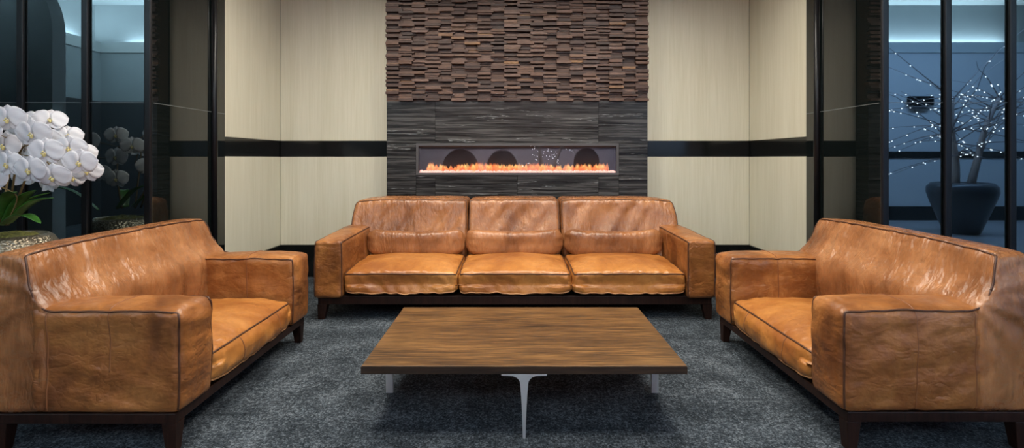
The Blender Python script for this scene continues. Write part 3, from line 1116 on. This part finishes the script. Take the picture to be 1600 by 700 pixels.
def strap(base, tip, rise, width, fold=0.25):
    base, tip = Vector(base), Vector(tip)
    side = (tip - base).cross(Vector((0, 0, 1)))
    side = side.normalized()

    def fn(u, v):
        p = base.lerp(tip, v) + Vector((0, 0, rise * math.sin(PI * v) ** 1.0))
        w = width * (0.35 + 0.65 * math.sin(PI * min(1, v * 0.80 + 0.12)) ** 0.8) * (1 - v ** 5) ** 0.5
        q = (u - 0.5) * 2
        return p + side * (q * w) + Vector((0, 0, abs(q) * w * fold))
    return fn


leafs = [(at(8, 350, 2.70), at(55, 297, 2.62), 0.03, 0.032), (at(12, 350, 2.66), at(84, 309, 2.58), 0.035, 0.030), (at(5, 352, 2.62), at(64, 349, 2.54), 0.045, 0.030),
         (at(0, 350, 2.75), at(78, 301, 2.80), 0.03, 0.026), (at(-10, 350, 2.70), at(-70, 320, 2.60), 0.05, 0.032), (at(-12, 350, 2.8), at(-60, 300, 2.9), 0.05, 0.03), (at(2, 348, 2.70), at(22, 300, 2.50), 0.05, 0.03)]
for bs_, tp, rs, wd in leafs:
    lf = MB().grid(strap(bs_, tp, rs, wd), 6, 20).build('leaf', M['leaf'], orc)
    sm = lf.modifiers.new('thick', 'SOLIDIFY'); sm.thickness = 0.003


def petal(mb, L_, W_, ang, cup, back, notch=0.0, base=0.004):
    ca, sa = math.cos(ang), math.sin(ang)

    def fn(u, v):
        s_ = v
        w = W_ * math.sin(PI * (0.04 + 0.96 * s_ ** 0.85)) ** 0.62 if s_ < 0.999 else 0.0
        q = (u - 0.5) * 2
        l = base + s_ * L_ - notch * abs(q) * s_
        x, z = l * ca - q * w * sa, l * sa + q * w * ca
        y = back + cup * (s_ ** 2) * L_ + 0.10 * w * q * q + 0.0022 * math.sin(q * 5 + s_ * 7)
        return (x, y, z)
    mb.grid(fn, 8, 9)


def flower_meshes(scale, seed):
    rg = random.Random(seed)
    mb = MB()
    j = lambda a: rg.uniform(-a, a)
    petal(mb, 0.068 * scale, 0.046 * scale, math.radians(12) + j(.1), 0.18 + j(.12), -0.002)
    petal(mb, 0.068 * scale, 0.046 * scale, math.radians(168) + j(.1), 0.18 + j(.12), -0.002)
    petal(mb, 0.056 * scale, 0.024 * scale, math.radians(90) + j(.1), 0.12 + j(.2), 0.005)
    petal(mb, 0.056 * scale, 0.023 * scale, math.radians(-52) + j(.12), 0.10 + j(.2), 0.006)
    petal(mb, 0.056 * scale, 0.023 * scale, math.radians(-128) + j(.12), 0.10 + j(.2), 0.006)
    lp = MB()
    lp.ball((0, -0.007, -0.010 * scale), 0.0075 * scale, 8, 6, (0.8, 0.9, 1.25))
    lp.ball((-0.007 * scale, -0.010, -0.004 * scale), 0.0045 * scale, 7, 5, (0.6, 1.0, 1.0))
    lp.ball((0.007 * scale, -0.010, -0.004 * scale), 0.0045 * scale, 7, 5, (0.6, 1.0, 1.0))
    lp.ball((0, -0.012, 0.004 * scale), 0.004 * scale, 7, 5, (0.8, 1.2, 0.9))
    return mb, lp


protos = []
flowers = [  # px, py, Y, turn about z (deg), tilt (deg), size
    (12, 186, 2.55, 5, 10, 1.18), (50, 209, 2.50, 3, 14, 1.2), (70, 238, 2.45, 4, 8, 1.15), (108, 232, 2.52, 18, 5, 1.08), (124, 254, 2.48, 12, 8, 1.1), (136, 268, 2.60, 30, 4, 0.95),
    (82, 277, 2.44, 6, 22, 1.12), (46, 266, 2.42, -2, 6, 1.15), (12, 257, 2.44, -6, 6, 1.1), (78, 187, 2.66, 40, -20, 1.05), (106, 212, 2.70, 38, -10, 0.95), (70, 217, 2.62, 10, 5, 1.0),
    (36, 226, 2.68, 150, 0, 1.05), (7, 228, 2.56, -8, 2, 1.15), (94, 250, 2.64, 20, 5, 1.0), (82, 256, 2.60, 5, 12, 1.05), (113, 278, 2.68, 60, 10, 0.95), (30, 196, 2.66, 0, 6, 1.1),
    (58, 190, 2.72, 20, -5, 1.05), (130, 240, 2.74, 50, 0, 0.95), (98, 268, 2.74, 110, 8, 1.0), (-22, 205, 2.50, -12, 8, 1.15), (-30, 245, 2.48, -14, 6, 1.15), (-14, 280, 2.46, -8, 10, 1.1), (-55, 225, 2.56, -25, 6, 1.1),
    (60, 245, 2.88, 175, 4, 1.1), (100, 225, 2.90, 160, 4, 1.05), (30, 215, 2.92, 185, 4, 1.1), (112, 262, 2.86, 150, 6, 1.05), (40, 275, 2.90, 180, 6, 1.1), (80, 285, 2.92, 170, 6, 1.05), (10, 245, 2.92, 190, 6, 1.1), (70, 205, 2.90, 165, 6, 1.0)]
# flower spikes
spikes = [bez(at(12, 352, 2.68), at(45, 270, 2.68), at(70, 165, 2.70), at(132, 262, 2.66)),
          bez(at(10, 352, 2.70), at(30, 250, 2.62), at(20, 175, 2.56), at(88, 272, 2.56)),
          bez(at(4, 350, 2.74), at(10, 240, 2.80), at(40, 160, 2.82), at(108, 262, 2.82)),
          bez(at(0, 350, 2.68), at(-20, 260, 2.62), at(-30, 170, 2.58), at(-55, 262, 2.58))]
for sp_ in spikes:
    MB().tube(sp_, [0.006 - 0.003 * i / 22 for i in range(23)], 7).build('stem', M['stem'], orc)
# bare twig bending left of the stem
MB().tube(bez(at(8, 352, 2.62), at(38, 300, 2.60), at(30, 305, 2.58), at(-6, 289, 2.55)), 0.0032, 6).build('stem', M['stem'], orc)
allp = [p for sp_ in spikes for p in sp_[6:]]
for i, (px, py, Y, tz, tx, sc) in enumerate(flowers):
    p = at(px, py, Y)
    fm, lp = flower_meshes(sc, i)
    f = fm.build('flower', M['petal'], orc)
    f.location = p
    f.rotation_euler = Euler((math.radians(tx), 0, math.radians(tz)), 'XYZ')
    sm = f.modifiers.new('thick', 'SOLIDIFY'); sm.thickness = 0.0012
    lpo = lp.build('lip', M['lip'], f)
    lpo['label'] = 'yellow lip'
    near = min(allp, key=lambda q: (q - p).length)
    rot = f.rotation_euler.to_matrix()
    back_ = p + rot @ Vector((0, 0.012, 0))
    midp = p + rot @ Vector((0, 0.04, -0.004))
    inv = rot.inverted()
    MB().tube([inv @ (q - p) for q in bez(back_, midp, near.lerp(midp, 0.4), near, 8)], 0.0022, 5).build('flower_stalk', M['stem'], f)

# ------------------------------------------------------------------ lit trees in the lobby (seen mirrored in the dark glass)
def make_tree(label, loc, seed, hgt, wide=1.0, count=64):
    t = thing('potted_tree', label, 'potted tree', loc, 0, 'lit bare trees in the lobby')
    prof = [(0.20, 0), (0.22, 0.03), (0.30, 0.25), (0.39, 0.50), (0.425, 0.62), (0.42, 0.70), (0.37, 0.755), (0.33, 0.765), (0.32, 0.74), (0.28, 0.70)]
    MB().lathe(prof, seg=40).build('pot', M['tree_pot'], t)
    rg = random.Random(seed)
    tips = []
    for (dx, dy, lean) in ((-0.10, 0.0, -0.05), (0.10, 0.03, 0.42)):
        pts = [Vector((dx + lean * q ** 1.3 + 0.02 * math.sin(q * 7), dy, 0.70 + (hgt - 1.1) * 0.6 * q)) for q in [k / 8 for k in range(9)]]
        MB().tube(pts, [0.055 - 0.03 * k / 8 for k in range(9)], 8).build('trunk', M['bark'], t)
        tips += pts[3:]
    mb = MB()
    bulbs = MB()
    for i in range(count):
        b0 = rg.choice(tips)
        a = rg.uniform(0, 2 * PI)
        ln = rg.uniform(0.5, 1.9) * wide
        up = rg.uniform(-0.2, 1.0)
        d = Vector((math.cos(a) * ln, math.sin(a) * ln * 0.7, up * ln))
        pts = [b0 + d * q + Vector((rg.uniform(-.04, .04), rg.uniform(-.04, .04), -0.35 * q * q * ln * 0.6)) for q in (0, .25, .5, .75, 1)]
        mb.tube(pts, [0.010, 0.007, 0.005, 0.004, 0.002], 5)
        for k in range(4):
            q = rg.uniform(0.15, 1)
            j = min(3, int(q * 4))
            bulbs.ball(pts[j].lerp(pts[j + 1], q * 4 - j) + Vector((0, 0, -0.012)), 0.0085, 5, 4)
    mb.build('branches', M['twig'], t)
    bo = bulbs.build('bulbs', M['bulb'], t)
    bo['kind'] = 'stuff'
    return t


make_tree('big dark pot with bare tree and string lights, mirrored in the right glass panels', (6.73, -1.4, 0), 3, 3.3)
make_tree('bare lit tree in a dark pot mirrored in the fireplace glass', (0.78, -2.45, 0), 8, 2.6, 0.28, 24)
sc_ = thing('wall_sconce', 'small dark box sconce on the lobby wall, mirrored in the right glass corner panel', 'wall lamp', (7.34, YLB, 2.02))
MB().box(-0.21, 0.21, 0.0, 0.10, 0.05, 0.22).build('body', M['black_metal'], sc_, bevel=0.01)
MB().box(-0.17, 0.17, 0.01, 0.09, 0.0, 0.05).build('shade', M['lobby_dark'], sc_, bevel=0.01)

# recessed ceiling fixtures over the seating
for k, (lx, ly) in enumerate(PANELS):
    cl = thing('ceiling_light', 'square recessed ceiling light panel over the seating', 'ceiling light', (lx, ly, HC), 0, 'ceiling lights over the seating')
    mb = MB()
    for bx in ((-0.29, 0.29, -0.29, -0.26, -0.02, 0), (-0.29, 0.29, 0.26, 0.29, -0.02, 0), (-0.29, -0.26, -0.26, 0.26, -0.02, 0), (0.26, 0.29, -0.26, 0.26, -0.02, 0)):
        mb.box(*bx)
    mb.build('frame', M['ceiling'], cl)
    MB().box(-0.26, 0.26, -0.26, 0.26, -0.008, -0.001).build('diffuser', M['diffuser'], cl)


# dark arched lounge chairs in the lobby, turned to the camera side, mirrored in the fireplace glass
def lounge_chair(label, x, y, rz, w, top):
    t = thing('lounge_chair', label, 'chair', (x, y, 0), rz, 'dark lounge chairs in the lobby')
    arch = [(-w / 2, 0.14), (w / 2, 0.14)] + [(w / 2 * math.cos(PI * k / 16), top - w * 0.55 + w * 0.55 * math.sin(PI * k / 16)) for k in range(17)]
    MB().prism(arch, -0.06, 0.06).build('backrest', M['lounge_fabric'], t, bevel=0.02)
    MB().box(-w / 2 + 0.02, w / 2 - 0.02, 0.06, 0.58, 0.16, 0.42).build('seat', M['lounge_fabric'], t, bevel=0.04)
    for sx_ in (-1, 1):
        for yy in (0.0, 0.52):
            MB().frustum((sx_ * (w / 2 - 0.06), yy, 0), (0.03, 0.03), (sx_ * (w / 2 - 0.06), yy, 0.18), (0.04, 0.04)).build('leg', M['dark_wood'], t)
    return t


M['lounge_fabric'] = plain('lounge_fabric', (0.09, 0.075, 0.085), 0.8)
lounge_chair('dark arched lounge chair mirrored at the left of the fireplace glass', -1.15, -2.0, PI, 0.8, 1.34)
lounge_chair('dark arched lounge chair mirrored at the middle of the fireplace glass', -0.22, -2.2, PI, 0.7, 1.32)
lounge_chair('dark arched lounge chair mirrored right of the lit tree in the fireplace glass', 1.66, -2.0, PI, 0.56, 1.36)
